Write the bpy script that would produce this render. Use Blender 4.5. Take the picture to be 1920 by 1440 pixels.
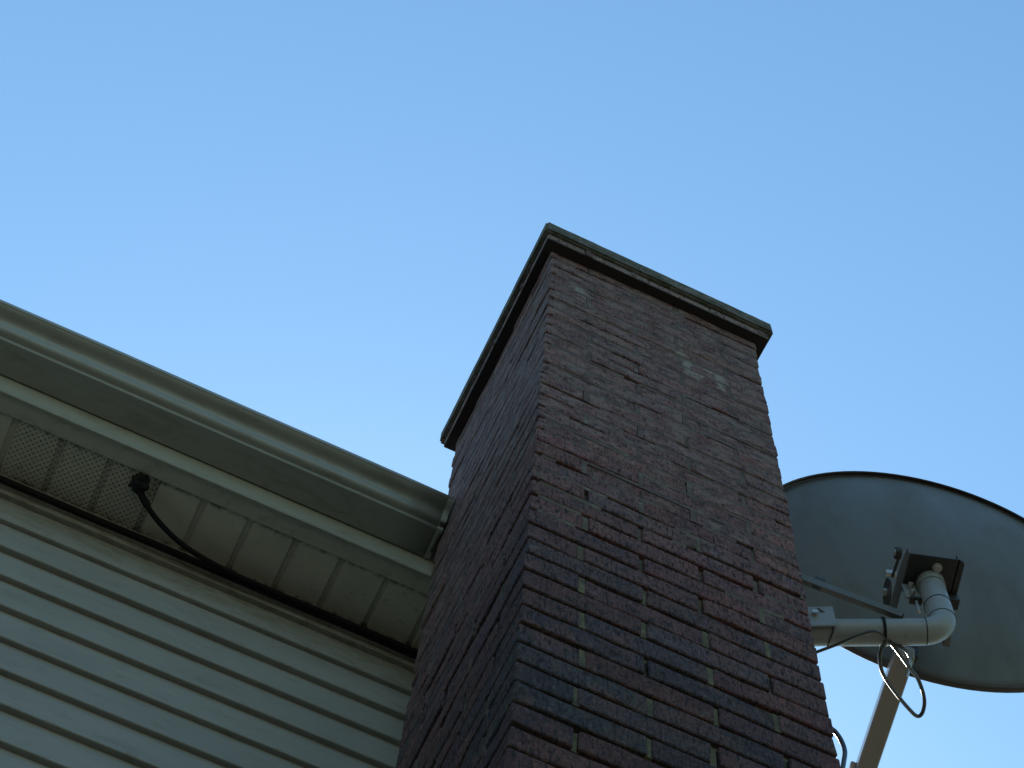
import bpy, bmesh, math, random
from mathutils import Vector, Matrix

for o in list(bpy.data.objects):
    bpy.data.objects.remove(o, do_unlink=True)
S = bpy.context.scene
COL = S.collection
RAD = math.radians

# ------------------------------------------------------------------ camera
cam_d = bpy.data.cameras.new('camera')
cam = bpy.data.objects.new('camera', cam_d)
COL.objects.link(cam)
S.camera = cam
right = Vector((0.90565682, -0.42112303, 0.04940757))
up = Vector((-0.40581777, -0.82712467, 0.3888145))
back = Vector((-0.12287252, -0.37218298, -0.91999031))
m = Matrix((right, up, back)).transposed().to_4x4()
m.translation = Vector((-0.6087, -1.6211, 1.6))
cam.matrix_world = m
cam_d.sensor_fit = 'HORIZONTAL'
cam_d.sensor_width = 36.0
cam_d.lens = 3391.96 / 1920 * 36.0
cam_d.clip_start = 0.05
cam_d.clip_end = 2000

# ------------------------------------------------------------------ sky and sun
SUN_EL, SUN_AZ = RAD(44), RAD(13)          # azimuth measured from +Y towards +X
w = bpy.data.worlds.new('World')
S.world = w
w.use_nodes = True
nt = w.node_tree
nt.nodes.clear()
sky = nt.nodes.new('ShaderNodeTexSky')
sky.sky_type = 'NISHITA'
sky.sun_disc = False
sky.sun_elevation = SUN_EL
sky.sun_rotation = SUN_AZ
sky.altitude = 0
sky.air_density = 2.2
sky.dust_density = 0.58
sky.ozone_density = 10.0
bg = nt.nodes.new('ShaderNodeBackground')
bg.inputs['Strength'].default_value = 0.12
wo = nt.nodes.new('ShaderNodeOutputWorld')
tint = nt.nodes.new('ShaderNodeMix')
tint.data_type = 'RGBA'; tint.blend_type = 'MULTIPLY'
tint.inputs[0].default_value = 1.0
tint.inputs[7].default_value = (0.945, 1.055, 0.985, 1)      # even, slight cyan cast of the camera's white balance
nt.links.new(sky.outputs[0], tint.inputs[6])
nt.links.new(tint.outputs[2], bg.inputs[0])
nt.links.new(bg.outputs[0], wo.inputs[0])

sun_d = bpy.data.lights.new('sun', 'SUN')
sun_d.energy = 5.0
sun_d.angle = RAD(0.53)
sun_d.color = (1.0, 0.95, 0.86)
sun = bpy.data.objects.new('sun', sun_d)
COL.objects.link(sun)
sd = Vector((math.sin(SUN_AZ) * math.cos(SUN_EL), math.cos(SUN_AZ) * math.cos(SUN_EL), math.sin(SUN_EL)))
sun.rotation_euler = sd.to_track_quat('Z', 'Y').to_euler()
sun.location = sd * 60

S.view_settings.view_transform = 'Standard'
S.view_settings.look = 'None'
S.view_settings.exposure = 0.60
S.view_settings.gamma = 1.0

# ------------------------------------------------------------------ helpers
def tag(o, label=None, cat=None, kind=None, group=None):
    if label: o['label'] = label
    if cat: o['category'] = cat
    if kind: o['kind'] = kind
    if group: o['group'] = group
    return o

def empty(name, loc=(0, 0, 0), parent=None):
    o = bpy.data.objects.new(name, None)
    o.empty_display_size = 0.1
    o.location = loc
    COL.objects.link(o)
    if parent: o.parent = parent
    return o

class MB:
    """collects boxes, prisms, tubes and lathes into one mesh"""
    def __init__(s):
        s.v, s.f = [], []
    def add(s, vs, fs):
        n = len(s.v)
        s.v += [tuple(p) for p in vs]
        s.f += [tuple(i + n for i in f) for f in fs]
        return s
    def box(s, a, b, jit=0, rng=None):
        (x0, y0, z0), (x1, y1, z1) = a, b
        vs = [(x0, y0, z0), (x1, y0, z0), (x1, y1, z0), (x0, y1, z0), (x0, y0, z1), (x1, y0, z1), (x1, y1, z1), (x0, y1, z1)]
        if jit:
            vs = [tuple(c + rng.uniform(-jit, jit) for c in p) for p in vs]
        return s.add(vs, [(0, 3, 2, 1), (4, 5, 6, 7), (0, 1, 5, 4), (1, 2, 6, 5), (2, 3, 7, 6), (3, 0, 4, 7)])
    def obox(s, c, ax, ay, az, hx, hy, hz):
        c, ax, ay, az = Vector(c), Vector(ax).normalized(), Vector(ay).normalized(), Vector(az).normalized()
        vs = [c + ax * hx * i + ay * hy * j + az * hz * k for k in (-1, 1) for (i, j) in ((-1, -1), (1, -1), (1, 1), (-1, 1))]
        return s.add(vs, [(0, 3, 2, 1), (4, 5, 6, 7), (0, 1, 5, 4), (1, 2, 6, 5), (2, 3, 7, 6), (3, 0, 4, 7)])
    def prism_x(s, prof, x0, x1, nseg=1):
        """closed (y,z) outline extruded along x"""
        n = len(prof)
        vs, fs = [], []
        for k in range(nseg + 1):
            x = x0 + (x1 - x0) * k / nseg
            vs += [(x, y, z) for y, z in prof]
        for k in range(nseg):
            for i in range(n):
                j = (i + 1) % n
                fs.append((k * n + i, k * n + j, (k + 1) * n + j, (k + 1) * n + i))
        fs.append(tuple(range(n))[::-1])
        fs.append(tuple(nseg * n + i for i in range(n)))
        return s.add(vs, fs)
    def tube(s, pts, r, seg=12, cap=True, square=False):
        pts = [Vector(p) for p in pts]
        n = len(pts)
        t0 = (pts[1] - pts[0]).normalized()
        u = t0.orthogonal().normalized()
        rings, fs = [], []
        for i, p in enumerate(pts):
            t = (pts[min(i + 1, n - 1)] - pts[max(i - 1, 0)]).normalized()
            u = (u - t * u.dot(t)).normalized()
            v = t.cross(u)
            rr = r[i] if isinstance(r, (list, tuple)) else r
            rings += [p + (u * math.cos(2 * math.pi * k / seg) + v * math.sin(2 * math.pi * k / seg)) * rr for k in range(seg)]
        for i in range(n - 1):
            for k in range(seg):
                j = (k + 1) % seg
                fs.append((i * seg + k, i * seg + j, (i + 1) * seg + j, (i + 1) * seg + k))
        if cap:
            fs.append(tuple(range(seg))[::-1])
            fs.append(tuple((n - 1) * seg + k for k in range(seg)))
        return s.add(rings, fs)
    def cyl(s, a, b, r, seg=16):
        return s.tube([a, b], r, seg)
    def mesh(s, name, mat, smooth=False, bevel=0, bseg=2):
        me = bpy.data.meshes.new(name)
        me.from_pydata(s.v, [], s.f)
        bm = bmesh.new(); bm.from_mesh(me)
        bmesh.ops.recalc_face_normals(bm, faces=bm.faces)
        if bevel:
            es = [e for e in bm.edges if len(e.link_faces) == 2 and e.calc_face_angle(0) > 0.6]
            bmesh.ops.bevel(bm, geom=es, offset=bevel, segments=bseg, affect='EDGES', profile=0.6)
        bm.to_mesh(me); bm.free()
        me.materials.append(mat)
        if smooth:
            me.polygons.foreach_set('use_smooth', [True] * len(me.polygons))
            me.set_sharp_from_angle(angle=RAD(38))
        return me
    def build(s, name, mat, parent=None, smooth=False, bevel=0, bseg=2, loc=(0, 0, 0)):
        return link(name, s.mesh(name, mat, smooth, bevel, bseg), parent, loc)

def link(name, me, parent=None, loc=(0, 0, 0)):
    o = bpy.data.objects.new(name, me)
    o.location = loc
    COL.objects.link(o)
    if parent: o.parent = parent
    return o

def catmull(pts, n=8):
    P = [Vector(p) for p in pts]
    P = [P[0] * 2 - P[1]] + P + [P[-1] * 2 - P[-2]]
    out = []
    for i in range(1, len(P) - 2):
        a, b, c, d = P[i - 1:i + 3]
        for k in range(n):
            t = k / n
            out.append(0.5 * ((2 * b) + (c - a) * t + (2 * a - 5 * b + 4 * c - d) * t * t + (-a + 3 * b - 3 * c + d) * t ** 3))
    out.append(P[-2])
    return out

# ------------------------------------------------------------------ materials
class NT:
    def __init__(s, name):
        s.m = bpy.data.materials.new(name)
        s.m.use_nodes = True
        s.t = s.m.node_tree
        s.b = s.t.nodes['Principled BSDF']
    def n(s, typ, **kw):
        nd = s.t.nodes.new(typ)
        for k, v in kw.items():
            if k.startswith('i_'):
                nd.inputs[k[2:].replace('_', ' ')].default_value = v
            else:
                setattr(nd, k, v)
        return nd
    def l(s, a, b):
        s.t.links.new(a, b)
    def coords(s, kind='Object', scale=(1, 1, 1)):
        if kind == 'World':
            src = s.n('ShaderNodeNewGeometry').outputs['Position']
        else:
            src = s.n('ShaderNodeTexCoord').outputs[kind]
        mp = s.n('ShaderNodeMapping')
        mp.inputs['Scale'].default_value = scale
        s.l(src, mp.inputs['Vector'])
        return mp.outputs[0]
    def noise(s, vec, scale, detail=4, rough=0.55, dist=0.0):
        nd = s.n('ShaderNodeTexNoise')
        nd.inputs['Scale'].default_value = scale
        nd.inputs['Detail'].default_value = detail
        nd.inputs['Roughness'].default_value = rough
        nd.inputs['Distortion'].default_value = dist
        s.l(vec, nd.inputs['Vector'])
        return nd.outputs['Fac']
    def ramp(s, fac, stops, interp='LINEAR'):
        nd = s.n('ShaderNodeValToRGB')
        cr = nd.color_ramp
        cr.interpolation = interp
        while len(cr.elements) < len(stops):
            cr.elements.new(0.5)
        for e, (p, c) in zip(cr.elements, stops):
            e.position = p
            e.color = (c, c, c, 1) if isinstance(c, (int, float)) else (*c, 1)
        s.l(fac, nd.inputs[0])
        return nd.outputs[0]
    def mix(s, fac, a, b, mode='MIX'):
        nd = s.n('ShaderNodeMix', data_type='RGBA', blend_type=mode)
        for sock, val in ((nd.inputs[0], fac), (nd.inputs[6], a), (nd.inputs[7], b)):
            if isinstance(val, (int, float)):
                sock.default_value = val
            elif isinstance(val, tuple):
                sock.default_value = (*val, 1)
            else:
                s.l(val, sock)
        return nd.outputs[2]
    def math(s, op, a, b=None, clamp=False):
        nd = s.n('ShaderNodeMath', operation=op, use_clamp=clamp)
        for i, val in enumerate((a, b)):
            if val is None: continue
            if isinstance(val, (int, float)): nd.inputs[i].default_value = val
            else: s.l(val, nd.inputs[i])
        return nd.outputs[0]
    def bump(s, h, dist=0.002, strength=1.0, prev=None):
        nd = s.n('ShaderNodeBump')
        nd.inputs['Strength'].default_value = strength
        nd.inputs['Distance'].default_value = dist
        s.l(h, nd.inputs['Height'])
        if prev: s.l(prev, nd.inputs['Normal'])
        return nd.outputs[0]
    def out(s, color=None, rough=0.6, normal=None, metal=0.0, spec=0.5):
        if color is not None:
            if isinstance(color, tuple): s.b.inputs['Base Color'].default_value = (*color, 1)
            else: s.l(color, s.b.inputs['Base Color'])
        if isinstance(rough, (int, float)): s.b.inputs['Roughness'].default_value = rough
        else: s.l(rough, s.b.inputs['Roughness'])
        if normal is not None: s.l(normal, s.b.inputs['Normal'])
        s.b.inputs['Metallic'].default_value = metal
        s.b.inputs['Specular IOR Level'].default_value = spec
        return s.m

MORTAR = (0.30, 0.27, 0.20)

def mat_brick():
    k = NT('rough_brick')
    base = k.n('ShaderNodeObjectInfo').outputs['Color']
    wv = k.coords('World')
    big = k.noise(wv, 8, 3)
    flash = k.noise(wv, 17, 4, 0.6, 0.6)
    c = k.mix(k.ramp(flash, [(0.47, 0.0), (0.62, 0.5)]), base, (0.070, 0.064, 0.076))
    c = k.mix(k.ramp(big, [(0.48, 0.0), (0.66, 0.5)]), c, (0.215, 0.098, 0.080))
    tear = k.noise(k.coords('World', (1, 1, 0.26)), 150, 5, 0.72)       # vertical wire-cut tearing
    pit = k.noise(k.coords('World', (1, 1, 0.5)), 120, 4, 0.7)
    c = k.mix(k.ramp(pit, [(0.54, 0.0), (0.70, 0.5)]), c, (0.22, 0.165, 0.160))
    c = k.mix(k.ramp(tear, [(0.40, 0.9), (0.50, 0.0)]), c, (0.024, 0.021, 0.024))
    chip = k.noise(k.coords('World', (1, 1, 0.8)), 62, 5, 0.75, 1.2)                # broken, sooty patches
    c = k.mix(k.ramp(chip, [(0.36, 0.8), (0.47, 0.0)]), c, (0.030, 0.028, 0.033))
    c = k.mix(k.ramp(chip, [(0.56, 0.0), (0.70, 0.45)]), c, (0.25, 0.145, 0.135))
    sep = k.n('ShaderNodeSeparateXYZ'); k.l(k.coords('World'), sep.inputs[0])
    # mortar smears left by sloppy pointing, mostly on the rebuilt upper courses
    hz = k.n('ShaderNodeMapRange', i_From_Min=4.75, i_From_Max=5.7, i_To_Min=0.0, i_To_Max=0.17)
    k.l(sep.outputs[2], hz.inputs[0])
    sm = k.noise(k.coords('World', (0.8, 0.8, 1.5)), 21, 6, 0.74, 0.5)
    smf = k.ramp(k.math('ADD', sm, hz.outputs[0]), [(0.61, 0.0), (0.76, 0.68)])
    c = k.mix(smf, c, (0.30, 0.235, 0.215))
    # pale lime runs below the cap
    lime = None
    rag = k.noise(k.coords('World', (1, 1, 0.6)), 45, 5, 0.75, 0.8)
    wob = k.math('MULTIPLY', k.math('SUBTRACT', k.noise(wv, 14, 3, 0.6), 0.5), 0.16)
    for px, pz, sx, sz in ((0.400, 6.335, 0.030, 0.022), (0.432, 6.265, 0.020, 0.062), (0.520, 6.285, 0.020, 0.030), (0.540, 6.225, 0.018, 0.050), (0.100, 6.455, 0.026, 0.022)):
        dx = k.math('DIVIDE', k.math('ADD', k.math('SUBTRACT', sep.outputs[0], px), wob), sx)
        dz = k.math('DIVIDE', k.math('SUBTRACT', k.math('SUBTRACT', sep.outputs[2], pz), wob), sz)
        d2 = k.math('ADD', k.math('MULTIPLY', dx, dx), k.math('MULTIPLY', dz, dz))
        g = k.math('SUBTRACT', 2.9, k.math('ADD', k.math('MULTIPLY', d2, 0.7), k.math('MULTIPLY', rag, 3.4)), True)
        lime = g if lime is None else k.math('MAXIMUM', lime, g)
    c = k.mix(k.math('MULTIPLY', lime, 0.55), c, (0.42, 0.41, 0.37))
    h = k.math('ADD', k.math('MULTIPLY', tear, 1.0), k.math('MULTIPLY', pit, 0.8))
    nb = k.bump(h, 0.007, 0.9)
    nb = k.bump(flash, 0.012, 0.5, nb)
    nb = k.bump(chip, 0.012, 0.7, nb)
    return k.out(c, 0.9, nb, spec=0.25)

def mat_mortar():
    k = NT('sandy_mortar')
    wv = k.coords('World')
    a = k.noise(wv, 20, 5, 0.65, 0.4)
    lo = k.ramp(a, [(0.35, (0.085, 0.078, 0.062)), (0.65, (0.225, 0.205, 0.125))])
    up_ = k.ramp(a, [(0.35, (0.12, 0.088, 0.086)), (0.55, (0.155, 0.125, 0.120)), (0.72, (0.27, 0.25, 0.22))])
    sep = k.n('ShaderNodeSeparateXYZ'); k.l(k.coords('World'), sep.inputs[0])
    hz = k.n('ShaderNodeMapRange', i_From_Min=4.75, i_From_Max=5.35)
    k.l(sep.outputs[2], hz.inputs[0])
    c = k.mix(hz.outputs[0], lo, up_)                                    # upper courses were repointed in a redder mix
    g = k.noise(wv, 300, 4, 0.7)
    c = k.mix(k.ramp(g, [(0.36, 0.6), (0.5, 0.0)]), c, (0.06, 0.052, 0.048))
    return k.out(c, 0.95, k.bump(g, 0.005, 0.9), spec=0.2)

def mat_concrete():
    k = NT('weathered_concrete')
    wv = k.coords('World')
    a = k.noise(wv, 14, 5, 0.6)
    c = k.ramp(a, [(0.32, (0.10, 0.095, 0.085)), (0.68, (0.21, 0.20, 0.175))])
    al = k.noise(wv, 34, 5, 0.7, 0.5)
    c = k.mix(k.ramp(al, [(0.48, 0.0), (0.62, 0.85)]), c, (0.052, 0.068, 0.035))   # moss and lichen
    g = k.noise(wv, 300, 4, 0.7)
    c = k.mix(k.ramp(g, [(0.36, 0.6), (0.52, 0.0)]), c, (0.05, 0.05, 0.045))
    return k.out(c, 0.92, k.bump(k.math('ADD', g, k.math('MULTIPLY', al, 2.0)), 0.006, 0.7), spec=0.25)

def mat_siding():
    k = NT('cream_vinyl_siding')
    wv = k.coords('World')
    c = k.ramp(k.noise(k.coords('World', (0.25, 1, 1)), 7, 3), [(0.35, (0.275, 0.268, 0.245)), (0.65, (0.325, 0.315, 0.288))])
    # mildew: along the wall head and speckled on the laps
    sep = k.n('ShaderNodeSeparateXYZ'); k.l(k.coords('World'), sep.inputs[0])
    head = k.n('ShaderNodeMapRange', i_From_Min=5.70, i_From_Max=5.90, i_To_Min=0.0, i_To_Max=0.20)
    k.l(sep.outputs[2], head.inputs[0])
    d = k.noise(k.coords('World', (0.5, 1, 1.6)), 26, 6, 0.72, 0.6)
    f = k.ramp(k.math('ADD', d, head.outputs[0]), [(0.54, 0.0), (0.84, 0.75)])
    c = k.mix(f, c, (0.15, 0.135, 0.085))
    sp = k.noise(wv, 150, 3, 0.6)
    c = k.mix(k.math('MULTIPLY', k.ramp(sp, [(0.62, 0.0), (0.74, 0.35)]), k.ramp(d, [(0.45, 0), (0.6, 1)])), c, (0.12, 0.11, 0.07))
    wood = k.noise(k.coords('World', (0.06, 1, 1)), 260, 3, 0.6)
    wav = k.noise(k.coords('World', (0.5, 1, 1)), 4, 2)
    nb = k.bump(wood, 0.0012, 0.5)
    nb = k.bump(wav, 0.012, 0.35, nb)
    return k.out(c, 0.55, nb, spec=0.35)

def vinyl_soffit(name, holes):
    k = NT(name)
    wv = k.coords('World')
    c = k.ramp(k.noise(wv, 6, 4), [(0.35, (0.50, 0.48, 0.41)), (0.65, (0.57, 0.55, 0.47))])
    d = k.noise(wv, 38, 5, 0.7, 0.4)
    c = k.mix(k.ramp(d, [(0.58, 0.0), (0.74, 0.55)]), c, (0.12, 0.115, 0.065))
    sy = k.n('ShaderNodeSeparateXYZ'); k.l(wv, sy.inputs[0])
    for edge in (0.806, 0.977):
        near = k.math('SUBTRACT', 1.0, k.math('DIVIDE', k.math('ABSOLUTE', k.math('SUBTRACT', sy.outputs[1], edge)), 0.012), True)
        c = k.mix(k.math('MULTIPLY', near, k.ramp(d, [(0.42, 0.0), (0.60, 0.9)])), c, (0.05, 0.05, 0.03))
    nb = k.bump(k.noise(wv, 500, 2), 0.0006, 0.4)
    if holes:
        # punched vent holes on a staggered grid, about 4 mm across
        sep = k.n('ShaderNodeSeparateXYZ'); k.l(wv, sep.inputs[0])
        p = 0.0165
        a = k.math('DIVIDE', k.math('ADD', sep.outputs[0], k.math('MULTIPLY', sep.outputs[1], 0.9)), p)
        b = k.math('DIVIDE', k.math('SUBTRACT', sep.outputs[1], k.math('MULTIPLY', sep.outputs[0], 0.9)), p)
        fa = k.math('SUBTRACT', k.math('FRACT', a), 0.5)
        fb = k.math('SUBTRACT', k.math('FRACT', b), 0.5)
        r = k.math('SQRT', k.math('ADD', k.math('MULTIPLY', fa, fa), k.math('MULTIPLY', fb, fb)))
        hole = k.ramp(r, [(0.20, 1.0), (0.28, 0.0)])
        # holes only on the flat of each strip
        c = k.mix(k.math('MULTIPLY', hole, 0.55), c, (0.06, 0.06, 0.045))
        nb = k.bump(k.ramp(r, [(0.2, 0.0), (0.34, 1.0)]), 0.004, 0.8, nb)
    return k.out(c, 0.6, nb, spec=0.3)

def painted(name, col, dirt, rough=0.45, amount=0.5, metal=0.0, streak=(1, 1, 1), spec=0.4, scale=22):
    k = NT(name)
    d = k.noise(k.coords('World', streak), scale, 6, 0.7, 0.5)
    c = k.mix(k.ramp(d, [(0.50, 0.0), (0.74, amount)]), col, dirt)
    g = k.noise(k.coords('World'), 400, 3, 0.6)
    r = k.ramp(d, [(0.3, rough * 0.85), (0.7, min(1, rough * 1.35))])
    return k.out(c, r, k.bump(g, 0.0008, 0.35), metal=metal, spec=spec)

def mat_ground():
    k = NT('lawn_ground')
    wv = k.coords('World')
    c = k.ramp(k.noise(wv, 1.2, 6, 0.65), [(0.3, (0.095, 0.092, 0.060)), (0.7, (0.165, 0.150, 0.105))])
    g = k.noise(wv, 40, 4, 0.7)
    c = k.mix(k.ramp(g, [(0.4, 0.6), (0.6, 0.0)]), c, (0.070, 0.068, 0.045))
    return k.out(c, 0.95, k.bump(g, 0.03, 0.8), spec=0.2)

def mat_shingle():
    k = NT('asphalt_shingles')
    bt = k.n('ShaderNodeTexBrick', i_Scale=1.0, i_Mortar_Size=0.004, i_Brick_Width=0.3, i_Row_Height=0.14)
    bt.inputs['Color1'].default_value = (0.07, 0.065, 0.06, 1)
    bt.inputs['Color2'].default_value = (0.11, 0.10, 0.09, 1)
    bt.inputs['Mortar'].default_value = (0.03, 0.03, 0.03, 1)
    k.l(k.coords('Object'), bt.inputs['Vector'])
    g = k.noise(k.coords('Object'), 300, 3, 0.7)
    return k.out(k.mix(0.4, bt.outputs[0], k.ramp(g, [(0.3, 0.04), (0.7, 0.14)])), 0.95, k.bump(g, 0.003, 0.8), spec=0.2)

M = dict(
    brick=mat_brick(), mortar=mat_mortar(), concrete=mat_concrete(), siding=mat_siding(),
    soffit=vinyl_soffit('soffit_vinyl', False), vent=vinyl_soffit('vented_soffit_vinyl', True),
    trim=painted('soffit_trim_paint', (0.48, 0.47, 0.41), (0.18, 0.165, 0.11), 0.5, 0.5),
    fascia=painted('fascia_aluminium', (0.335, 0.335, 0.292), (0.17, 0.155, 0.10), 0.42, 0.5, streak=(0.35, 1, 1)),
    gutter=painted('gutter_aluminium', (0.285, 0.295, 0.272), (0.13, 0.122, 0.09), 0.30, 0.55, streak=(0.3, 1, 1), spec=0.55),
    sealant=painted('old_sealant', (0.08, 0.08, 0.07), (0.03, 0.03, 0.03), 0.7, 0.6),
    cable=painted('black_cable_sheath', (0.009, 0.009, 0.011), (0.02, 0.02, 0.02), 0.75, 0.4, spec=0.2),
    wire=painted('grey_coax_sheath', (0.016, 0.017, 0.02), (0.05, 0.05, 0.05), 0.30, 0.4, spec=0.7),
    foam=painted('dark_duct_seal', (0.016, 0.018, 0.020), (0.008, 0.008, 0.008), 0.9, 0.7),
    dish=painted('grey_dish_paint', (0.098, 0.099, 0.090), (0.060, 0.060, 0.055), 0.5, 0.55, streak=(1, 1, 0.35), scale=6),
    tube=painted('grey_tube_paint', (0.225, 0.25, 0.265), (0.14, 0.14, 0.135), 0.32, 0.5, scale=40),
    steel=painted('black_bracket_steel', (0.018, 0.020, 0.022), (0.045, 0.038, 0.032), 0.45, 0.5, scale=60),
    zinc=painted('zinc_hardware', (0.50, 0.49, 0.46), (0.25, 0.20, 0.14), 0.35, 0.6, metal=0.8, scale=120),
    plastic=painted('grey_plastic', (0.33, 0.32, 0.32), (0.2, 0.19, 0.18), 0.5, 0.4, scale=60),
    rim=painted('dish_rim_edge', (0.048, 0.042, 0.046), (0.07, 0.06, 0.06), 0.5, 0.4, scale=30),
    corbel_shade=painted('painted_corbel_shade', (0.022, 0.018, 0.020), (0.045, 0.035, 0.035), 0.9, 0.5, scale=60),  # near-black colour stands in for the shade beneath the corbel
    armp=painted('feed_arm_paint', (0.22, 0.20, 0.185), (0.14, 0.125, 0.11), 0.20, 0.35, scale=50, spec=0.7),
    ground=mat_ground(), shingle=mat_shingle(),
)

# ------------------------------------------------------------------ ground
g = MB()
g.add([(-400, -400, 0), (400, -400, 0), (400, 400, 0), (-400, 400, 0)], [(0, 1, 2, 3)])
tag(g.build('ground', M['ground']), kind='structure')

# ------------------------------------------------------------------ house
HX0, HX1 = -7.5, 0.36                       # house runs to the left and ends behind the chimney
YW, YB = 1.01, 9.0                          # outside wall faces
ZS = 5.933                                  # underside of the soffit
house = tag(empty('house', ((HX0 + HX1) / 2, YW, 0)),
            'house wall of cream lap siding under a shallow eave with gutter', 'house')
HO = Vector(house.location)

def hpart(mb, name, mat, parent=None, **kw):
    o = mb.build(name, mat, None, **kw)
    o.parent = parent or house
    o.location = -HO
    if parent is not None: o.location = (0, 0, 0)
    return o

wall = hpart(MB().box((HX0, YW + 0.012, 0), (HX1, YB, ZS + 0.05)), 'wall', M['siding'])
# siding courses: one object for every lap
PITCH, BUTT = 0.1192, 0.0235
zb0 = 5.7420                                # bottom edge of the topmost full lap seen under the soffit
prof = [(-BUTT + 0.0030, 0.0), (-BUTT + 0.0004, 0.0018), (-BUTT, 0.0050), (-0.0055, PITCH + 0.0040), (-0.0020, PITCH + 0.0040), (0.011, 0.030), (0.011, 0.0)]
sid = MB().prism_x(prof, HX0 + 0.02, HX1 - 0.02, 10).mesh('siding_plank', M['siding'], smooth=False)
k = 0
rs = random.Random(5)
z = zb0 + PITCH
top_plank = True
while z > 0.05:
    if z + PITCH < ZS + 0.12:
        o = link('siding_plank', sid, wall)
        o.location = (0, YW + rs.uniform(-0.0012, 0.0012), z + rs.uniform(-0.0008, 0.0008))
        o.rotation_euler = (0, rs.uniform(-0.0004, 0.0004), 0)
    z -= PITCH
# J-channel / frieze trim where wall meets soffit
hpart(MB().prism_x([(YW - 0.026, ZS - 0.047), (YW - 0.029, ZS - 0.044), (YW - 0.029, ZS - 0.004), (YW + 0.010, ZS - 0.004), (YW + 0.010, ZS - 0.047)], HX0, HX1, 4),
      'wall_head_channel', M['siding'])
hpart(MB().prism_x([(YW - 0.030, ZS - 0.0035), (YW - 0.030, ZS - 0.0005), (YW + 0.01, ZS - 0.0005), (YW + 0.01, ZS - 0.0035)], HX0, HX1, 4),
      'soffit_inner_trim', M['trim'])
hpart(MB().prism_x([(0.752, ZS - 0.005), (0.752, ZS + 0.012), (0.803, ZS + 0.012), (0.803, ZS - 0.004), (0.800, ZS - 0.005)], HX0, HX1, 4),
      'soffit_outer_trim', M['trim'])

# soffit strips, each a flat with one V groove
SP = 0.1355
gw = 0.021
sprof = [(0, 0), (SP - gw, 0), (SP - gw + 0.005, 0.011), (SP - 0.005, 0.011), (SP, 0), (SP, 0.016), (0, 0.016)]
def strip_mesh(mat, nm):
    mb = MB()
    n = len(sprof)
    vs = [(x, 0.785, zz) for x, zz in sprof] + [(x, YW + 0.005, zz) for x, zz in sprof]
    fs = [(i, (i + 1) % n, n + (i + 1) % n, n + i) for i in range(n)] + [tuple(range(n)), tuple(range(2 * n - 1, n - 1, -1))]
    mb.add(vs, fs)
    return mb.mesh(nm, mat)
plain, vented = strip_mesh(M['soffit'], 'soffit_strip'), strip_mesh(M['vent'], 'vented_soffit_strip')
XS0 = -1.1747                              # groove centre of the leftmost groove in view
soffit = empty('soffit', (0, 0, 0), house); soffit.location = -HO
i = -20
while True:
    x = XS0 + gw / 2 + i * SP
    if x + SP > HX1 + 0.02: break
    if x > HX0:
        isv = i in (0, 1, 2) or i in (-9, -8, -7) or i in (9, 10, 11) and False
        link('vented_soffit_strip' if isv else 'soffit_strip', vented if isv else plain, soffit, (x, 0, ZS + rs.uniform(-0.0006, 0.0006)))
    i += 1

# fascia board and roof
hpart(MB().prism_x([(0.742, ZS - 0.010), (0.739, ZS - 0.006), (0.748, ZS + 0.022), (0.748, ZS + 0.20), (0.772, ZS + 0.20), (0.772, ZS - 0.004), (0.752, ZS - 0.004), (0.752, ZS - 0.010)], HX0, HX1, 6),
      'fascia', M['fascia'])
ze = ZS + 0.205
sl = 0.42
ridge = 5.0
def roof_outline():
    t = 0.06
    return [(0.715, ze - 0.012), (0.715, ze + 0.02), (ridge, ze + 0.02 + (ridge - 0.715) * sl), (2 * ridge - 0.715, ze + 0.02), (2 * ridge - 0.715, ze - 0.012), (ridge, ze - 0.012 + (ridge - 0.715) * sl)]
hpart(MB().prism_x(roof_outline(), HX0 - 0.3, HX1), 'roof', M['shingle'])
# gable infill
gb = [(YW + 0.012, ZS + 0.045), (YW + 0.012, ze + (YW - 0.715) * sl - 0.03), (ridge, ze + (ridge - 0.715) * sl - 0.03), (YB, ze + (2 * ridge - 0.715 - YB) * sl - 0.03), (YB, ZS + 0.045)]
hpart(MB().prism_x(gb, HX0 + 0.01, HX1 - 0.012), 'gable', M['siding'])
# sided box that ties the chimney back to the wall
hpart(MB().box((0.12, 0.705, 0), (HX1 - 0.03, YW + 0.011, ZS - 0.012)), 'wall_return', M['siding'])

# gutter with ogee front
GP = [(0.747, 6.128), (0.747, 6.018), (0.742, 6.0130), (0.662, 6.0255), (0.6540, 6.0268), (0.6530, 6.0280), (0.6530, 6.0395),
      (0.6510, 6.0405), (0.6455, 6.0420), (0.6400, 6.0438), (0.6352, 6.0470), (0.6322, 6.0520), (0.6306, 6.0580), (0.6292, 6.0645), (0.6272, 6.0705), (0.6240, 6.0758),
      (0.6190, 6.0800), (0.6115, 6.0832), (0.6035, 6.0862), (0.5960, 6.0900), (0.5915, 6.0935), (0.5897, 6.0958), (0.5868, 6.0968), (0.5864, 6.1085), (0.5888, 6.1115), (0.6020, 6.1120)]
def gutter_mesh():
    mb = MB()
    n = len(GP)
    # thin sheet: open strip, solidified below
    nseg = 60
    vs, fs = [], []
    x0, x1 = HX0, -0.006
    for q in range(nseg + 1):
        x = x0 + (x1 - x0) * q / nseg
        wob = 0.0010 * math.sin(x * 3.1 + 0.4) + 0.0007 * math.sin(x * 7.7)
        vs += [(x, y + wob * (0.75 - y) / 0.16, zz + wob * 0.6 * (0.75 - y) / 0.16) for y, zz in GP]
    for q in range(nseg):
        for j in range(n - 1):
            fs.append((q * n + j, q * n + j + 1, (q + 1) * n + j + 1, (q + 1) * n + j))
    mb.add(vs, fs)
    return mb
go = hpart(gutter_mesh(), 'gutter', M['gutter'], smooth=True)
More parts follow.
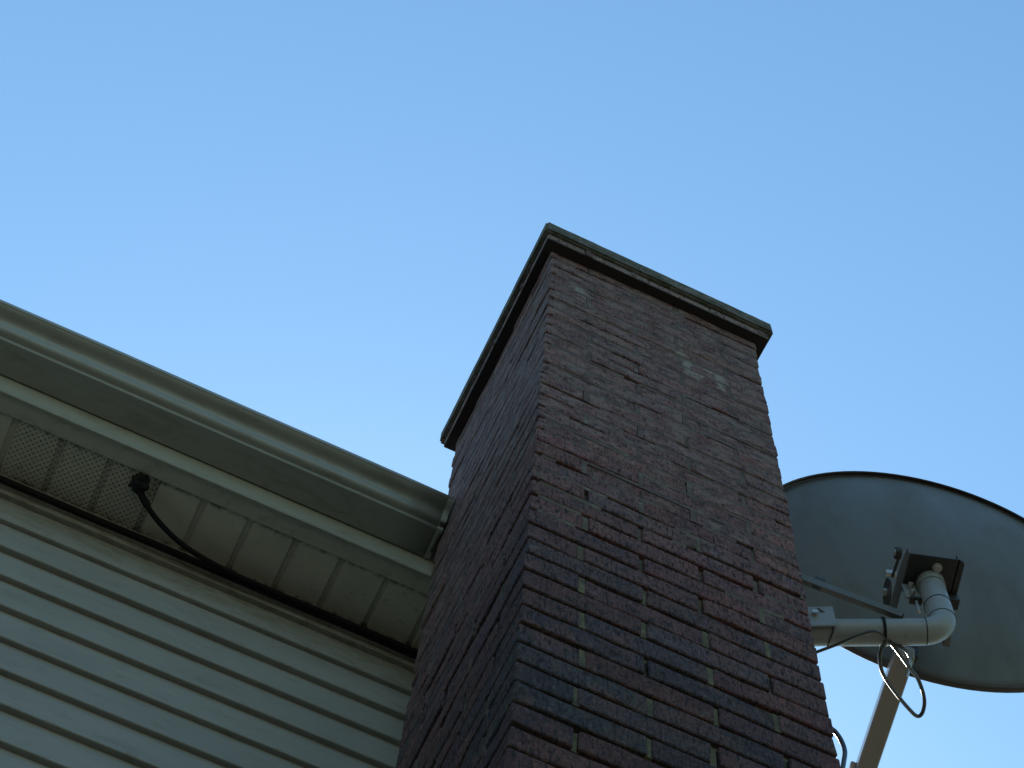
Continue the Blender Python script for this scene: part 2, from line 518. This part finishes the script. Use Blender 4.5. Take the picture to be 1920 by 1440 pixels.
so = go.modifiers.new('thick', 'SOLIDIFY'); so.thickness = 0.0014; so.offset = 0
# end cap: crimped plate with a folded flange around the ogee
ec = MB()
n = len(GP)
xa, xb = -0.0075, -0.0045
vs = [(xa, y, zz) for y, zz in GP] + [(xb, y, zz) for y, zz in GP]
ec.add(vs, [tuple(range(n)), tuple(range(2 * n - 1, n - 1, -1))] + [(j, (j + 1) % n, n + (j + 1) % n, n + j) for j in range(n)])
cap = hpart(ec, 'gutter_end_cap', M['gutter'])
fl = MB()
cy, cz = 0.675, 6.075
off = [(y + (-0.0022 if y < 0.70 else 0), zz - (0.0022 if zz < 6.06 else 0.0)) for y, zz in GP]
nn = range(1, n - 3)
vs = [(-0.021, *off[j]) for j in nn] + [(-0.0040, *off[j]) for j in nn]
q = len(list(nn))
fl.add(vs, [(j, j + 1, q + j + 1, q + j) for j in range(q - 1)])
f_o = hpart(fl, 'end_cap_flange', M['gutter'], smooth=False)
f_o.modifiers.new('thick', 'SOLIDIFY').thickness = 0.0018
# blob of old sealant in the crimp
hpart(MB().box((-0.020, 0.6335, 6.036), (-0.0035, 0.649, 6.049)).box((-0.012, 0.655, 6.012), (-0.0030, 0.735, 6.0185)), 'end_cap_sealant', M['sealant'], bevel=0.003)
# hidden hangers inside the trough
for hx in (-0.45, -1.05, -1.65, -2.25):
    hpart(MB().box((hx, 0.60, 6.108), (hx + 0.02, 0.747, 6.1115)), 'gutter_hanger', M['gutter'])

# ------------------------------------------------------------------ chimney
W_, D_ = 0.6773, 0.7007
H_ = 0.067945
Z0 = 4.68192                               # bed joint seen at the front corner
J = 0.0105
TOP = 30                                   # courses above Z0
ZT = Z0 + TOP * H_
chim = tag(empty('chimney', (W_ / 2, D_ / 2, 0)), 'tall weathered brown brick chimney with a concrete cap beside the gutter end', 'chimney')
CO = Vector(chim.location)
rng = random.Random(11)

def rough_box(lx, ly, lz, seed):
    r = random.Random(seed)
    bm = bmesh.new()
    bmesh.ops.create_cube(bm, size=1)
    bmesh.ops.scale(bm, vec=(lx, ly, lz), verts=bm.verts)
    le = sorted(bm.edges, key=lambda e: -e.calc_length())
    big = le[:4] if lx != ly else le[:4]
    bmesh.ops.subdivide_edges(bm, edges=big, cuts=3, use_grid_fill=True)
    for v in bm.verts:
        for a, s_ in ((0, lx), (1, ly), (2, lz)):
            onb = abs(abs(v.co[a]) - s_ / 2) < 1e-5
            v.co[a] += r.uniform(-0.0017, 0.0013) * (1 if v.co[a] > 0 else -1) if onb else r.uniform(-0.004, 0.004)
    # knock a few corners back
    bm.verts.ensure_lookup_table()
    for v in r.sample(list(bm.verts), 3):
        v.co *= 1 - r.uniform(0.004, 0.02)
    es = [e for e in bm.edges if e.calc_face_angle(0) > 0.9]
    bmesh.ops.bevel(bm, geom=es, offset=0.0026, segments=1, affect='EDGES')
    me = bpy.data.meshes.new('brick')
    bm.to_mesh(me); bm.free()
    me.materials.append(M['brick'])
    return me

cache = {}
def brick_mesh(lx, ly):
    key = (round(lx, 3), round(ly, 3))
    if key not in cache:
        cache[key] = [rough_box(lx, ly, H_ - J, hash(key) % 1000 + q * 17) for q in range(6)]
    return rng.choice(cache[key])

PALETTE = [((0.180, 0.088, 0.090), 5), ((0.160, 0.088, 0.098), 5), ((0.138, 0.086, 0.100), 3), ((0.110, 0.092, 0.108), 3),
           ((0.185, 0.100, 0.085), 2), ((0.092, 0.092, 0.106), 2), ((0.170, 0.108, 0.112), 2)]
PAL = [c for c, n_ in PALETTE for _ in range(n_)]
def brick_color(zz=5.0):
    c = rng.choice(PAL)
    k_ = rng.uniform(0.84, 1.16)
    t_ = min(1, max(0, (zz - 4.2) / 1.2))    # lower courses are darker, the rebuilt top one even, warmer batch
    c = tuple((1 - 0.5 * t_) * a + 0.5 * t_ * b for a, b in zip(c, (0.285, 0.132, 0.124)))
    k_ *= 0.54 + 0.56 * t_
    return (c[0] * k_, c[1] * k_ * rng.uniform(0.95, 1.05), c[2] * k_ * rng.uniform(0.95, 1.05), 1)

A1, A2, A3 = 0.1275, 0.4060, W_            # joints on courses that show a header at the left
B1, B2 = 0.2680, 0.5510
FRONT_LEFT = {0: [((0, A1), (0, 0.2680)), ((A1, A2), (0, A1)), ((A2, W_), (0, A1)), ((0, A1), (0.2680, 0.5470)), ((0, A1), (0.5470, D_))],
              1: [((0, B1), (0, A1)), ((B1, B2), (0, A1)), ((B2, W_), (0, 0.2680)), ((0, A1), (A1, 0.4060)), ((0, A1), (0.4060, D_))]}
REAR = {0: [((W_ - A1, W_), (A1, 0.4060)), ((W_ - A1, W_), (0.4060, D_)), ((A1, 0.34), (D_ - A1, D_)), ((0.34, W_ - A1), (D_ - A1, D_))],
        1: [((W_ - A1, W_), (0.2680, 0.5470)), ((W_ - A1, W_), (0.5470, D_)), ((A1, 0.34), (D_ - A1, D_)), ((0.34, W_ - A1), (D_ - A1, D_))]}
HOLES = ()       # spots where the pointing has dropped out
KLOW = -22                                  # lowest course whose bricks are single objects
rest = MB()
mort = MB()
mr = random.Random(3)
for c in range(int(-Z0 / H_) - 1, TOP):
    zb = Z0 + c * H_
    if zb + H_ < 0.02: continue
    par = (c + 1) % 2                       # the course just below Z0 (c = -1) shows a header at the left
    upper = min(1.0, max(0.0, (zb - 4.9) / 0.5))
    shift = mr.uniform(-0.006, 0.006)
    x_now = [0]
    c0 = mr.uniform(-0.5, 0.6)
    crack = (c0, c0 + mr.uniform(0.1, 0.35)) if mr.random() < 0.45 else (9, 9)
    def sh(a, lim):
        return a if a < 0.001 or a > lim - 0.001 else a + shift
    for grp, cells in ((0, FRONT_LEFT[par]), (1, REAR[par])):
        for (x0, x1), (y0, y1) in cells:
            x0, x1, y0, y1 = sh(x0, W_), sh(x1, W_), sh(y0, D_), sh(y1, D_)
            cx0 = x0 + (J / 2 if x0 > 0.001 else 0); cx1 = x1 - (J / 2 if x1 < W_ - 0.001 else 0)
            cy0 = y0 + (J / 2 if y0 > 0.001 else 0); cy1 = y1 - (J / 2 if y1 < D_ - 0.001 else 0)
            if grp == 0 and y0 < 0.001 and any(zb < hz_ < zb + H_ and abs(x0 - hx_) < 0.09 for hx_, hz_ in HOLES): cx0 += 0.007
            if grp == 0 and c >= KLOW:
                me = brick_mesh(cx1 - cx0, cy1 - cy0)
                o = link('brick', me, chim)
                px, py = rng.gauss(0, 0.0013), rng.gauss(0, 0.0013)
                o.location = Vector(((cx0 + cx1) / 2 + px, (cy0 + cy1) / 2 + py, zb + H_ / 2 + J * 0.0 + rng.gauss(0, 0.0008))) - CO
                o.rotation_euler = (rng.gauss(0, 0.004), rng.gauss(0, 0.004), rng.gauss(0, 0.004))
                s_ = 1
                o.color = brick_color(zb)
            else:
                rest.box((cx0, cy0, zb + J / 2), (cx1, cy1, zb + H_ - J / 2), 0.0012, rng)
    # bed joint under this course, pieced so that its depth wanders
    if c < KLOW - 2:
        continue
    def rec(head=False):
        if upper > mr.random():
            if not head and (mr.random() < 0.06 or crack[0] < x_now[0] < crack[1]): return mr.uniform(0.006, 0.014)
            return mr.uniform(0.0004, 0.0022)
        if head: return mr.choice((0.002, 0.003, 0.004, 0.006, 0.009, 0.013))
        return mr.uniform(0.010, 0.018)
    jz0, jz1 = zb - J / 2 - 0.002, zb + J / 2 + 0.002
    x = 0.0
    while x < W_:
        x2 = min(W_, x + mr.uniform(0.03, 0.11)); x_now[0] = x; r_ = rec()
        if abs(zb - 5.972) < H_ / 2 and x < 0.262 < x2: r_ = 0.021; x2 = min(x2, x + 0.045)
        mort.box((x if x > 0 else 0.018, r_, jz0), (x2 if x2 < W_ else W_ - 0.006, 0.05, jz1))
        x = x2
    y = 0.0
    while y < D_:
        y2 = min(D_, y + mr.uniform(0.03, 0.11)); x_now[0] = -y; r_ = rec()
        mort.box((r_, max(y, 0.018), jz0 + 0.0002), (0.05, min(y2, D_ - 0.006), jz1 - 0.0002))
        y = y2
    for yy in (0.1, 0.25, 0.4, 0.55):
        mort.box((W_ - 0.05, yy - 0.08, jz0 + 0.0003), (W_ - mr.uniform(0.001, 0.007), yy + 0.069, jz1 - 0.0003))
    # head joints
    for (x0, x1), (y0, y1) in FRONT_LEFT[par]:
        if y0 < 0.001 and x0 > 0.001:
            xx = x0 + shift
            if any(zb < hz_ < zb + H_ and abs(x0 - hx_) < 0.09 for hx_, hz_ in HOLES): continue
            mort.box((xx - J / 2 - 0.002, rec(True), zb + J / 2), (xx + J / 2 + 0.002, 0.04, zb + H_ - J / 2))
        if x0 < 0.001 and y0 > 0.001:
            yy = y0 + shift
            mort.box((rec(True), yy - J / 2 - 0.002, zb + J / 2), (0.04, yy + J / 2 + 0.002, zb + H_ - J / 2))
ro = rest.build('brickwork_beyond_view', M['brick']); ro.parent = chim; ro.location = -CO
ro.color = (0.105, 0.060, 0.055, 1); tag(ro, kind='stuff')
mo = mort.build('mortar', M['mortar']); mo.parent = chim; mo.location = -CO
core = MB().box((0.022, 0.022, 0), (W_ - 0.022, D_ - 0.022, ZT - 0.004)).build('mortar_core', M['mortar'], chim); core.location = -CO

# crown: thin corbel course, then a cast slab
OB, OS = 0.030, 0.0435
zc0, zc1, zc2 = ZT - 0.015, ZT + 0.020, 6.8145
def corbel(a, b):
    mb = MB().box(a, b)
    o = mb.build('corbel_brick', M['brick'], chim, bevel=0.003, bseg=1); o.location = -CO
    o.color = (0.40 * rng.uniform(.9, 1.1), 0.30, 0.285, 1)
cb = [(-OB, 0.093), (0.096, 0.303), (0.306, 0.508), (0.511, W_ + OB)]
for a, b in cb:
    corbel((a, -OB + rng.uniform(-.0008, .0008), zc0), (b, 0.10, zc1))
    corbel((a, D_ - 0.10, zc0), (b, D_ + OB, zc1))
for a, b in [(0.103, 0.297), (0.300, 0.487), (0.490, D_ - 0.103)]:
    corbel((-OB + rng.uniform(-.0008, .0008), a, zc0), (0.10, b, zc1))
    corbel((W_ - 0.10, a, zc0), (W_ + OB, b, zc1))
zr = zc0 - 0.004  # thin dark ring added below the corbel, its shade painted in
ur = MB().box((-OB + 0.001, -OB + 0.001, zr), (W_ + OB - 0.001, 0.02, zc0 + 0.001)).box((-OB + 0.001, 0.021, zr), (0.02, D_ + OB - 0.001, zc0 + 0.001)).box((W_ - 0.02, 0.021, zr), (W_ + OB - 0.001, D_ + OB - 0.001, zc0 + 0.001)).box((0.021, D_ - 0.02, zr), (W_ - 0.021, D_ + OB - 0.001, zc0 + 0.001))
uo = ur.build('corbel_underside_shade', M['corbel_shade'], chim); uo.location = -CO
pm = MB()
pm.box((-OB + 0.003, -OB + 0.003, zc0 + 0.001), (W_ + OB - 0.003, D_ + OB - 0.003, zc1 + 0.003))
for _ in range(6):                          # squeezed-out lumps of mortar below the slab
    t = mr.random(); s_ = mr.uniform(0.006, 0.016); hgt = mr.uniform(0.026, 0.040)
    if mr.random() < 0.55:
        x = -OB + t * (W_ + 2 * OB - s_)
        pm.box((x, -OB - mr.uniform(0.001, 0.004), zc1 - hgt), (x + s_ * 2, -OB + 0.02, zc1 + 0.002), 0.002, mr)
    else:
        y = -OB + t * (D_ + 2 * OB - s_)
        pm.box((-OB - mr.uniform(0.001, 0.004), y, zc1 - hgt), (-OB + 0.02, y + s_ * 2, zc1 + 0.002), 0.002, mr)
po = pm.build('corbel_mortar', M['mortar'], chim, bevel=0.002, bseg=1); po.location = -CO

bm = bmesh.new()
bmesh.ops.create_cube(bm, size=1)
for v in bm.verts:
    v.co = Vector(((v.co.x + 0.5) * (W_ + 2 * OS) - OS, (v.co.y + 0.5) * (D_ + 2 * OS) - OS, zc1 + 0.002 + (v.co.z + 0.5) * (zc2 - zc1 - 0.002)))
bmesh.ops.bevel(bm, geom=list(bm.edges), offset=0.006, segments=2, affect='EDGES')
bmesh.ops.subdivide_edges(bm, edges=[e for e in bm.edges if e.calc_length() > 0.3], cuts=24, use_grid_fill=True)
nr = random.Random(8)
for v in bm.verts:
    v.co += Vector((nr.uniform(-1, 1), nr.uniform(-1, 1), nr.uniform(-0.5, 0.5))) * 0.0005
    if v.co.z > zc2 - 0.004:
        d = min(v.co.x + OS, W_ + OS - v.co.x, v.co.y + OS, D_ + OS - v.co.y)
        v.co.z += max(0, d - 0.03) * 0.14      # crowned top sheds water
me = bpy.data.meshes.new('cap_slab'); bm.to_mesh(me); bm.free()
me.materials.append(M['concrete'])
slab = link('cap_slab', me, chim, -CO)
fm = MB()
fm.tube([(W_ / 2, D_ / 2, zc2 - 0.01), (W_ / 2, D_ / 2, zc2 + 0.075)], 0.12, 20)
fo = fm.build('flue_liner', M['mortar'], chim); fo.location = -CO

# ------------------------------------------------------------------ satellite dish
DC = Vector((1.322, 0.246, 6.190)); DR = 0.522
DN = Vector((0.2589, 0.9622, 0.0849)).normalized()
DU = DN.cross(Vector((0, 0, 1))).normalized()
DV = DU.cross(DN)
mx, my = 1.164, 0.100                       # vertical part of the mast
dish = tag(empty('satellite_dish', (W_ + 0.004, 0.335, 5.50)), 'grey satellite dish seen from behind on a bent tube beside the chimney', 'satellite dish')
DO = Vector(dish.location)
def dpart(mb, name, mat, parent=None, **kw):
    o = mb.build(name, mat, None, **kw)
    o.parent = parent or dish
    if parent is None: o.location = -DO
    return o
def on_dish(r, a, depth):
    return DC + (DU * math.cos(a) + DV * math.sin(a)) * r + DN * depth
SAG = 0.085
def sag(r):
    return -SAG * (1 - (r / DR) ** 2)
rf = MB()
NR, NA = 16, 96
vs, fs = [on_dish(0, 0, sag(0))], []
for i in range(1, NR + 1):
    for j in range(NA):
        r = DR * i / NR
        vs.append(on_dish(r, 2 * math.pi * j / NA, sag(r)))
for j in range(NA):
    fs.append((0, 1 + j, 1 + (j + 1) % NA))
for i in range(NR - 1):
    for j in range(NA):
        a = 1 + i * NA; b = a + NA; j2 = (j + 1) % NA
        fs.append((a + j, b + j, b + j2, a + j2))
rf.add(vs, fs)
refl = dpart(rf, 'reflector', M['dish'], smooth=True)
sm = refl.modifiers.new('thick', 'SOLIDIFY'); sm.thickness = 0.003; sm.offset = 0
rim = MB()
prof = [(DR - 0.006, 0.002), (DR + 0.001, 0.004), (DR + 0.005, 0.001), (DR + 0.0065, -0.010), (DR + 0.004, -0.016), (DR - 0.001, -0.0185), (DR - 0.003, -0.015), (DR + 0.0005, -0.006), (DR - 0.004, -0.003)]
vs, fs = [], []
q = len(prof)
for j in range(NA):
    vs += [on_dish(r, 2 * math.pi * j / NA, d) for r, d in prof]
for j in range(NA):
    j2 = (j + 1) % NA
    fs += [(j * q + i, j * q + (i + 1) % q, j2 * q + (i + 1) % q, j2 * q + i) for i in range(q)]
rim.add(vs, fs)
dpart(rim, 'rim', M['rim'], smooth=True)

# mast: out of the chimney side, round an elbow and up behind the reflector
zt = 5.535
TR = 0.0340
A = Vector((W_ + 0.02, 0.342, zt)); B = Vector((1.105, 0.128, zt))
dirh = (B - A).normalized()
corner = Vector((mx, my, zt))
path = [A, A.lerp(B, 0.5)]
R_e = 0.062
p0 = corner - dirh * R_e
path.append(p0)
cen = p0 + Vector((0, 0, R_e))
for t in range(1, 9):
    a = math.pi / 2 * t / 8
    path.append(cen + dirh * R_e * math.sin(a) - Vector((0, 0, 1)) * R_e * math.cos(a))
path += [Vector((mx, my, zt + R_e + 0.05)), Vector((mx, my, 5.780))]
dpart(MB().tube(path, TR, 28), 'mast', M['tube'], smooth=True)
# swaged seams / tape bands round the tube
def band(c, t, r, w_, name='mast_band', mat='steel'):
    t = Vector(t).normalized(); c = Vector(c)
    dpart(MB().tube([c - t * w_, c + t * w_], r, 24), name, M[mat], smooth=True)
band(cen + dirh * R_e * math.sin(0.18) - Vector((0, 0, 1)) * R_e * math.cos(0.18), dirh, TR + 0.0012, 0.0012)
a = 1.45
band(cen + dirh * R_e * math.sin(a) - Vector((0, 0, 1)) * R_e * math.cos(a), (dirh.x * math.cos(a), dirh.y * math.cos(a), math.sin(a)), TR + 0.0012, 0.0010)
band((mx, my, zt + R_e + 0.062), (0, 0, 1), TR + 0.0014, 0.0012)

# foot on the chimney side
Xd, Zd = dirh, Vector((0, 0, 1)); Yd = Zd.cross(Xd)
dpart(MB().box((W_ + 0.0035, 0.262, zt - 0.10), (W_ + 0.0095, 0.422, zt + 0.20)), 'foot_plate', M['tube'], bevel=0.002)
for yy, zz in ((0.280, zt - 0.08), (0.404, zt - 0.08), (0.404, zt + 0.14)):
    dpart(MB().cyl((W_ + 0.009, yy, zz), (W_ + 0.018, yy, zz), 0.009, 6), 'foot_bolt', M['zinc'])
# side cheek that carries the tube, with its pinch bolt
ck = A + Xd * 0.195 - Yd * 0.0
ckp = MB().obox(ck - Yd * (TR + 0.004) + Zd * 0.014, Xd, Yd, Zd, 0.058, 0.0025, 0.046)
dpart(ckp, 'cheek_plate', M['tube'], bevel=0.0022)
bc = ck - Yd * (TR + 0.006) + Zd * 0.020 + Xd * 0.010
bo = dpart(MB().cyl(bc, bc - Yd * 0.011, 0.0085, 6), 'cheek_bolt', M['zinc'])
# diagonal stay: an angle bar from the foot down to the tube
s0 = Vector((0.822, 0.205, 5.705)); s1 = Vector((1.066, 0.128, zt + 0.040))
sdv = (s1 - s0).normalized(); sn = sdv.cross(Zd).normalized(); su = sn.cross(sdv).normalized()
st = MB().obox((s0 + s1) / 2, sdv, sn, su, (s1 - s0).length / 2, 0.014, 0.0016)
st.obox((s0 + s1) / 2 + sn * 0.0128 + su * (-0.0146), sdv, sn, su, (s1 - s0).length / 2, 0.0016, 0.0128)
stay = dpart(st, 'stay', M['dish'])
sb = s0 + sdv * 0.055 + su * 0.008
dpart(MB().obox(sb, sdv, sn, su, 0.014, 0.014, 0.010), 'stay_nut', M['steel'], bevel=0.003)
dpart(MB().obox(s0 - sdv * 0.006 - Zd * 0.02, Xd, Yd, Zd, 0.010, 0.018, 0.060), 'stay_lug', M['dish'], bevel=0.003)
f0 = Vector((W_ + 0.009, 0.290, 5.700)); fd = (s0 - f0).normalized(); fn = fd.cross(Zd).normalized()
dpart(MB().obox((s0 + f0) / 2, fd, fn, fn.cross(fd), (s0 - f0).length / 2, 0.012, 0.012), 'stay_foot', M['dish'], bevel=0.002)

# azimuth/elevation bracket behind the reflector
nh = Vector((DN.x, DN.y, 0)).normalized(); uh = nh.cross(Zd).normalized()
nh2 = (Matrix.Rotation(RAD(-2.5), 3, 'Z') @ nh); uh2 = nh2.cross(Zd).normalized()
pc = Vector((1.1625, 0.0800, 5.784))
pl = MB()
hw, hd = 0.072, 0.056
corners = []
for cx_, cy_, a0 in ((hw - 0.012, hd - 0.012, 0), (-hw + 0.004, hd - 0.004, 90), (-hw + 0.004, -hd + 0.004, 180), (hw - 0.014, -hd + 0.014, 270)):
    rr = 0.012 if a0 == 0 else 0.014 if a0 == 270 else 0.004
    for t in range(4):
        a = RAD(a0 + 30 * t)
        corners.append((cx_ + rr * math.cos(a), cy_ + rr * math.sin(a)))
q = len(corners)
vs = [pc + uh2 * x + nh2 * y for x, y in corners] + [pc + uh2 * x + nh2 * y + Zd * 0.004 for x, y in corners]
pl.add(vs, [tuple(range(q)), tuple(range(2 * q - 1, q - 1, -1))] + [(i, (i + 1) % q, q + (i + 1) % q, q + i) for i in range(q)])
brk = dpart(pl, 'bracket_plate', M['steel'])
pbolt = pc + uh2 * 0.004 - nh2 * 0.026
dpart(MB().cyl(pbolt, pbolt - Zd * 0.004, 0.0135, 24).cyl(pbolt - Zd * 0.004, pbolt - Zd * 0.011, 0.0105, 6), 'bracket_bolt', M['plastic'])
# two upright flanges that reach to the reflector
for sx, hgt in ((-hw - 0.001, 0.048), (hw - 0.016, 0.042)):
    fl = MB()
    base = pc + uh2 * sx
    outl = [(-hd, 0.0), (-hd, 0.030), (-hd + 0.010, hgt * 0.75), (-hd + 0.030, hgt), (0.02, hgt + 0.015), (0.150, hgt + 0.020), (0.150, 0.004), (0.05, 0.0), (0.0, 0.0)]
    vs = [base + nh2 * y + Zd * zz - uh2 * 0.0018 for y, zz in outl] + [base + nh2 * y + Zd * zz + uh2 * 0.0018 for y, zz in outl]
    q = len(outl)
    fl.add(vs, [tuple(range(q)), tuple(range(2 * q - 1, q - 1, -1))] + [(i, (i + 1) % q, q + (i + 1) % q, q + i) for i in range(q)])
    dpart(fl, 'bracket_flange', M['dish'])
# collar that grips the mast top
dpart(MB().tube([(mx, my, 5.752), (mx, my, 5.782)], TR + 0.003, 28), 'mast_collar', M['tube'], smooth=True)
# clamp ears and bolts on the left of the collar
ear = Vector((1.118, 0.132, 5.748))
dpart(MB().obox(ear, uh2, nh2, Zd, 0.018, 0.004, 0.034), 'clamp_ear', M['tube'], bevel=0.002)
for dz in (-0.022, 0.012):
    e = ear + Zd * dz - nh2 * 0.004
    dpart(MB().cyl(e, e - nh2 * 0.016, 0.0075, 6), 'clamp_bolt', M['zinc'])
e = ear - Zd * 0.045 + uh2 * 0.008
dpart(MB().cyl(e, e - Zd * 0.055, 0.0045, 10), 'clamp_stud', M['zinc'])
dpart(MB().cyl(e + uh2 * 0.022, e + uh2 * 0.022 - Zd * 0.040, 0.0035, 10), 'clamp_stud', M['zinc'])
dpart(MB().obox(e + Zd * 0.002, uh2, nh2, Zd, 0.016, 0.010, 0.004), 'clamp_washer', M['steel'])
# elevation screw on the left flange
k1 = Vector((1.050, 0.060, 5.782))
dpart(MB().cyl(k1 - uh2 * 0.010, k1 + uh2 * 0.004, 0.0165, 20), 'elevation_knob', M['steel'], smooth=True)
dpart(MB().cyl(k1 - uh2 * 0.013 , k1 - uh2 * 0.004, 0.0085, 6), 'elevation_bolt', M['zinc'])
k2 = Vector((1.056, 0.116, 5.770))
dpart(MB().cyl(k1 - Zd * 0.010, k2 - Zd * 0.02, 0.0040, 10), 'elevation_screw', M['steel'])
dpart(MB().obox(k2, uh2, nh2, Zd, 0.014, 0.006, 0.009), 'screw_block', M['zinc'], bevel=0.002)
# slotted quadrant below it
qd = MB()
qc = Vector((1.072, 0.166, 5.762))
ring = [(0.036 * math.cos(RAD(t)), 0.046 * math.sin(RAD(t))) for t in range(0, 360, 15)]
vs = [qc + nh2 * x + Zd * y - uh2 * 0.002 for x, y in ring] + [qc + nh2 * x + Zd * y + uh2 * 0.002 for x, y in ring]
q = len(ring)
qd.add(vs, [tuple(range(q)), tuple(range(2 * q - 1, q - 1, -1))] + [(i, (i + 1) % q, q + (i + 1) % q, q + i) for i in range(q)])
dpart(qd, 'quadrant_plate', M['steel'])
dpart(MB().cyl(qc - uh2 * 0.002, qc - uh2 * 0.011, 0.011, 6), 'quadrant_bolt', M['zinc'])
# rear arm on the right of the bracket, with its dark lug
ra = pc + uh2 * 0.060 + nh2 * 0.060 - Zd * 0.012
dpart(MB().obox(ra, uh2, nh2, Zd, 0.017, 0.016, 0.016), 'bracket_lug', M['steel'], bevel=0.004)
dpart(MB().obox(ra + nh2 * 0.055 - Zd * 0.025, uh2, (nh2 - Zd * 0.45), Zd, 0.010, 0.055, 0.006), 'bracket_tail', M['dish'], bevel=0.003)

# feed arm running out under the reflector towards the horn
ang = RAD(253.2)
ac = on_dish(0.574, ang, 0) + Vector((0, 0, 0.012))
tang = (DU * math.cos(RAD(8)) - DV * math.sin(RAD(8))).normalized()   # arm is rolled a little in its shoe
radl = tang.cross(DN).normalized()
arm = MB().obox(ac + DN * 0.345, tang, radl, DN, 0.0265, 0.0240, 0.440)
dpart(arm, 'feed_arm', M['armp'], bevel=0.009, bseg=5, smooth=True)
dpart(MB().obox(on_dish(DR - 0.055, ang, -0.060), tang, radl, DN, 0.022, 0.075, 0.012), 'arm_shoe', M['steel'], bevel=0.004)
hc = ac + DN * 0.80
dpart(MB().tube([hc - DN * 0.02, hc + DN * 0.05], [0.045, 0.035], 20), 'feed_horn', M['plastic'], smooth=True)
# clip round the arm
cl = ac + DN * 0.330
for sx in (-1, 1):
    dpart(MB().obox(cl + tang * sx * 0.033, tang, radl, DN, 0.0075 if sx < 0 else 0.006, 0.020, 0.030), 'arm_clip', M['plastic'], bevel=0.005)
dpart(MB().cyl(cl + tang * 0.034 + DN * 0.034, cl + tang * 0.052 + DN * 0.034, 0.022, 20), 'arm_knob', M['plastic'], bevel=0.004)

# ------------------------------------------------------------------ cables
def cable(name, pts, r, mat, label, n=10, seg=10):
    P = catmull(pts, n)
    mb = MB().tube(P, r, seg)
    o = mb.build(name, M[mat], None, smooth=True)
    return tag(o, label, 'cable')

wl = []
wr = random.Random(4)
x = HX0 + 0.05
while x < 0.34:
    wl.append((x, YW - 0.041 + wr.uniform(-0.0012, 0.0012), ZS - 0.043 + wr.uniform(-0.0022, 0.0022)))
    x += 0.16
cable('wall_cable', wl, 0.0090, 'cable', 'thick black cable running along the top of the siding under the eave', 6)
se = Vector((-0.8104, 0.8364, ZS))
cable('soffit_cable', [(-0.812, 0.832, ZS + 0.012), (-0.806, 0.842, ZS - 0.018), (-0.762, 0.872, ZS - 0.042), (-0.700, 0.905, ZS - 0.052), (-0.625, 0.932, ZS - 0.055), (-0.520, 0.948, ZS - 0.056), (-0.40, 0.955, ZS - 0.050), (-0.25, 0.957, ZS - 0.046), (-0.05, 0.957, ZS - 0.045), (0.10, 0.957, ZS - 0.045), (0.30, 0.957, ZS - 0.045)],
      [0.0098] * 16 + [0.0075] * 65, 'cable', 'black cable dropping from a hole in the vented soffit to the wall', 8)
sp = MB()
bm = bmesh.new()
bmesh.ops.create_icosphere(bm, subdivisions=3, radius=1)
nr = random.Random(2)
from mathutils import noise as mn
for v in bm.verts:
    d = 1 + 0.55 * mn.noise(v.co * 1.7 + Vector((3.1, 0, 0))) + 0.30 * mn.noise(v.co * 4)
    v.co = Vector((v.co.x * 0.027 * d, v.co.y * 0.029 * d, max(v.co.z * 0.024 * d, -0.024)))
    v.co.z = min(v.co.z, 0.010)
me = bpy.data.meshes.new('duct_seal'); bm.to_mesh(me); bm.free()
me.materials.append(M['foam'])
o = link('duct_seal', me, None, (se.x, se.y - 0.004, ZS - 0.008))
tag(o, 'dark lump of sealing putty round the cable hole in the soffit', 'sealant')

# coax and wires at the mast
band(A + dirh * 0.372, dirh, TR + 0.0035, 0.0032, 'cable_tie', 'cable')
cable('coax_cable', [(0.690, 0.47, 5.46), (0.76, 0.41, 5.462), (0.8575, 0.3015, 5.470), (0.8818, 0.2689, 5.475), (0.9229, 0.2279, 5.485), (0.9588, 0.1844, 5.490), (0.9905, 0.1600, 5.495), (1.0262, 0.1691, 5.500), (1.0415, 0.1751, 5.500)],
      0.0040, 'wire', 'thin coax cable arching up from the chimney edge to the tie on the tube')
cable('cable_loop', [(1.0300, 0.1706, 5.5), (1.0271, 0.2027, 5.48), (1.0599, 0.2477, 5.48), (1.1270, 0.2938, 5.5), (1.1888, 0.3297, 5.52), (1.2215, 0.3435, 5.53), (1.2294, 0.3290, 5.535), (1.2155, 0.2954, 5.54), (1.1751, 0.2543, 5.54), (1.1256, 0.2218, 5.52), (1.0721, 0.1869, 5.5), (1.0392, 0.1711, 5.5)],
      0.0050, 'wire', 'slack loop of cable hanging across the feed arm of the dish')
cable('lead_cable', [(1.0415, 0.1751, 5.5), (1.0836, 0.1777, 5.51), (1.1185, 0.2012, 5.53), (1.1468, 0.2389, 5.56), (1.1687, 0.2838, 5.60)],
      0.0045, 'wire', 'short cable curling from the tie into the end of the feed arm')
cable('bonding_wire', [(0.8641, 0.2010, 5.575), (0.8823, 0.2007, 5.565), (0.8981, 0.2001, 5.550), (0.9031, 0.2000, 5.520), (0.9039, 0.2169, 5.500), (0.9086, 0.2417, 5.500), (0.9128, 0.2601, 5.500)],
      0.0020, 'wire', 'thin bonding wire looped over the tube beside the chimney')
cable('chimney_cable', [(0.684, 0.035, 4.90), (0.686, 0.035, 4.78), (0.6981, 0.035, 4.7141), (0.7087, 0.035, 4.7023), (0.7189, 0.035, 4.6791), (0.7227, 0.035, 4.6445), (0.7147, 0.035, 4.6029), (0.7038, 0.035, 4.5567), (0.6886, 0.035, 4.4951), (0.684, 0.035, 4.40), (0.684, 0.035, 0.05)],
      0.0050, 'wire', 'cable bulging off the lower right edge of the chimney')
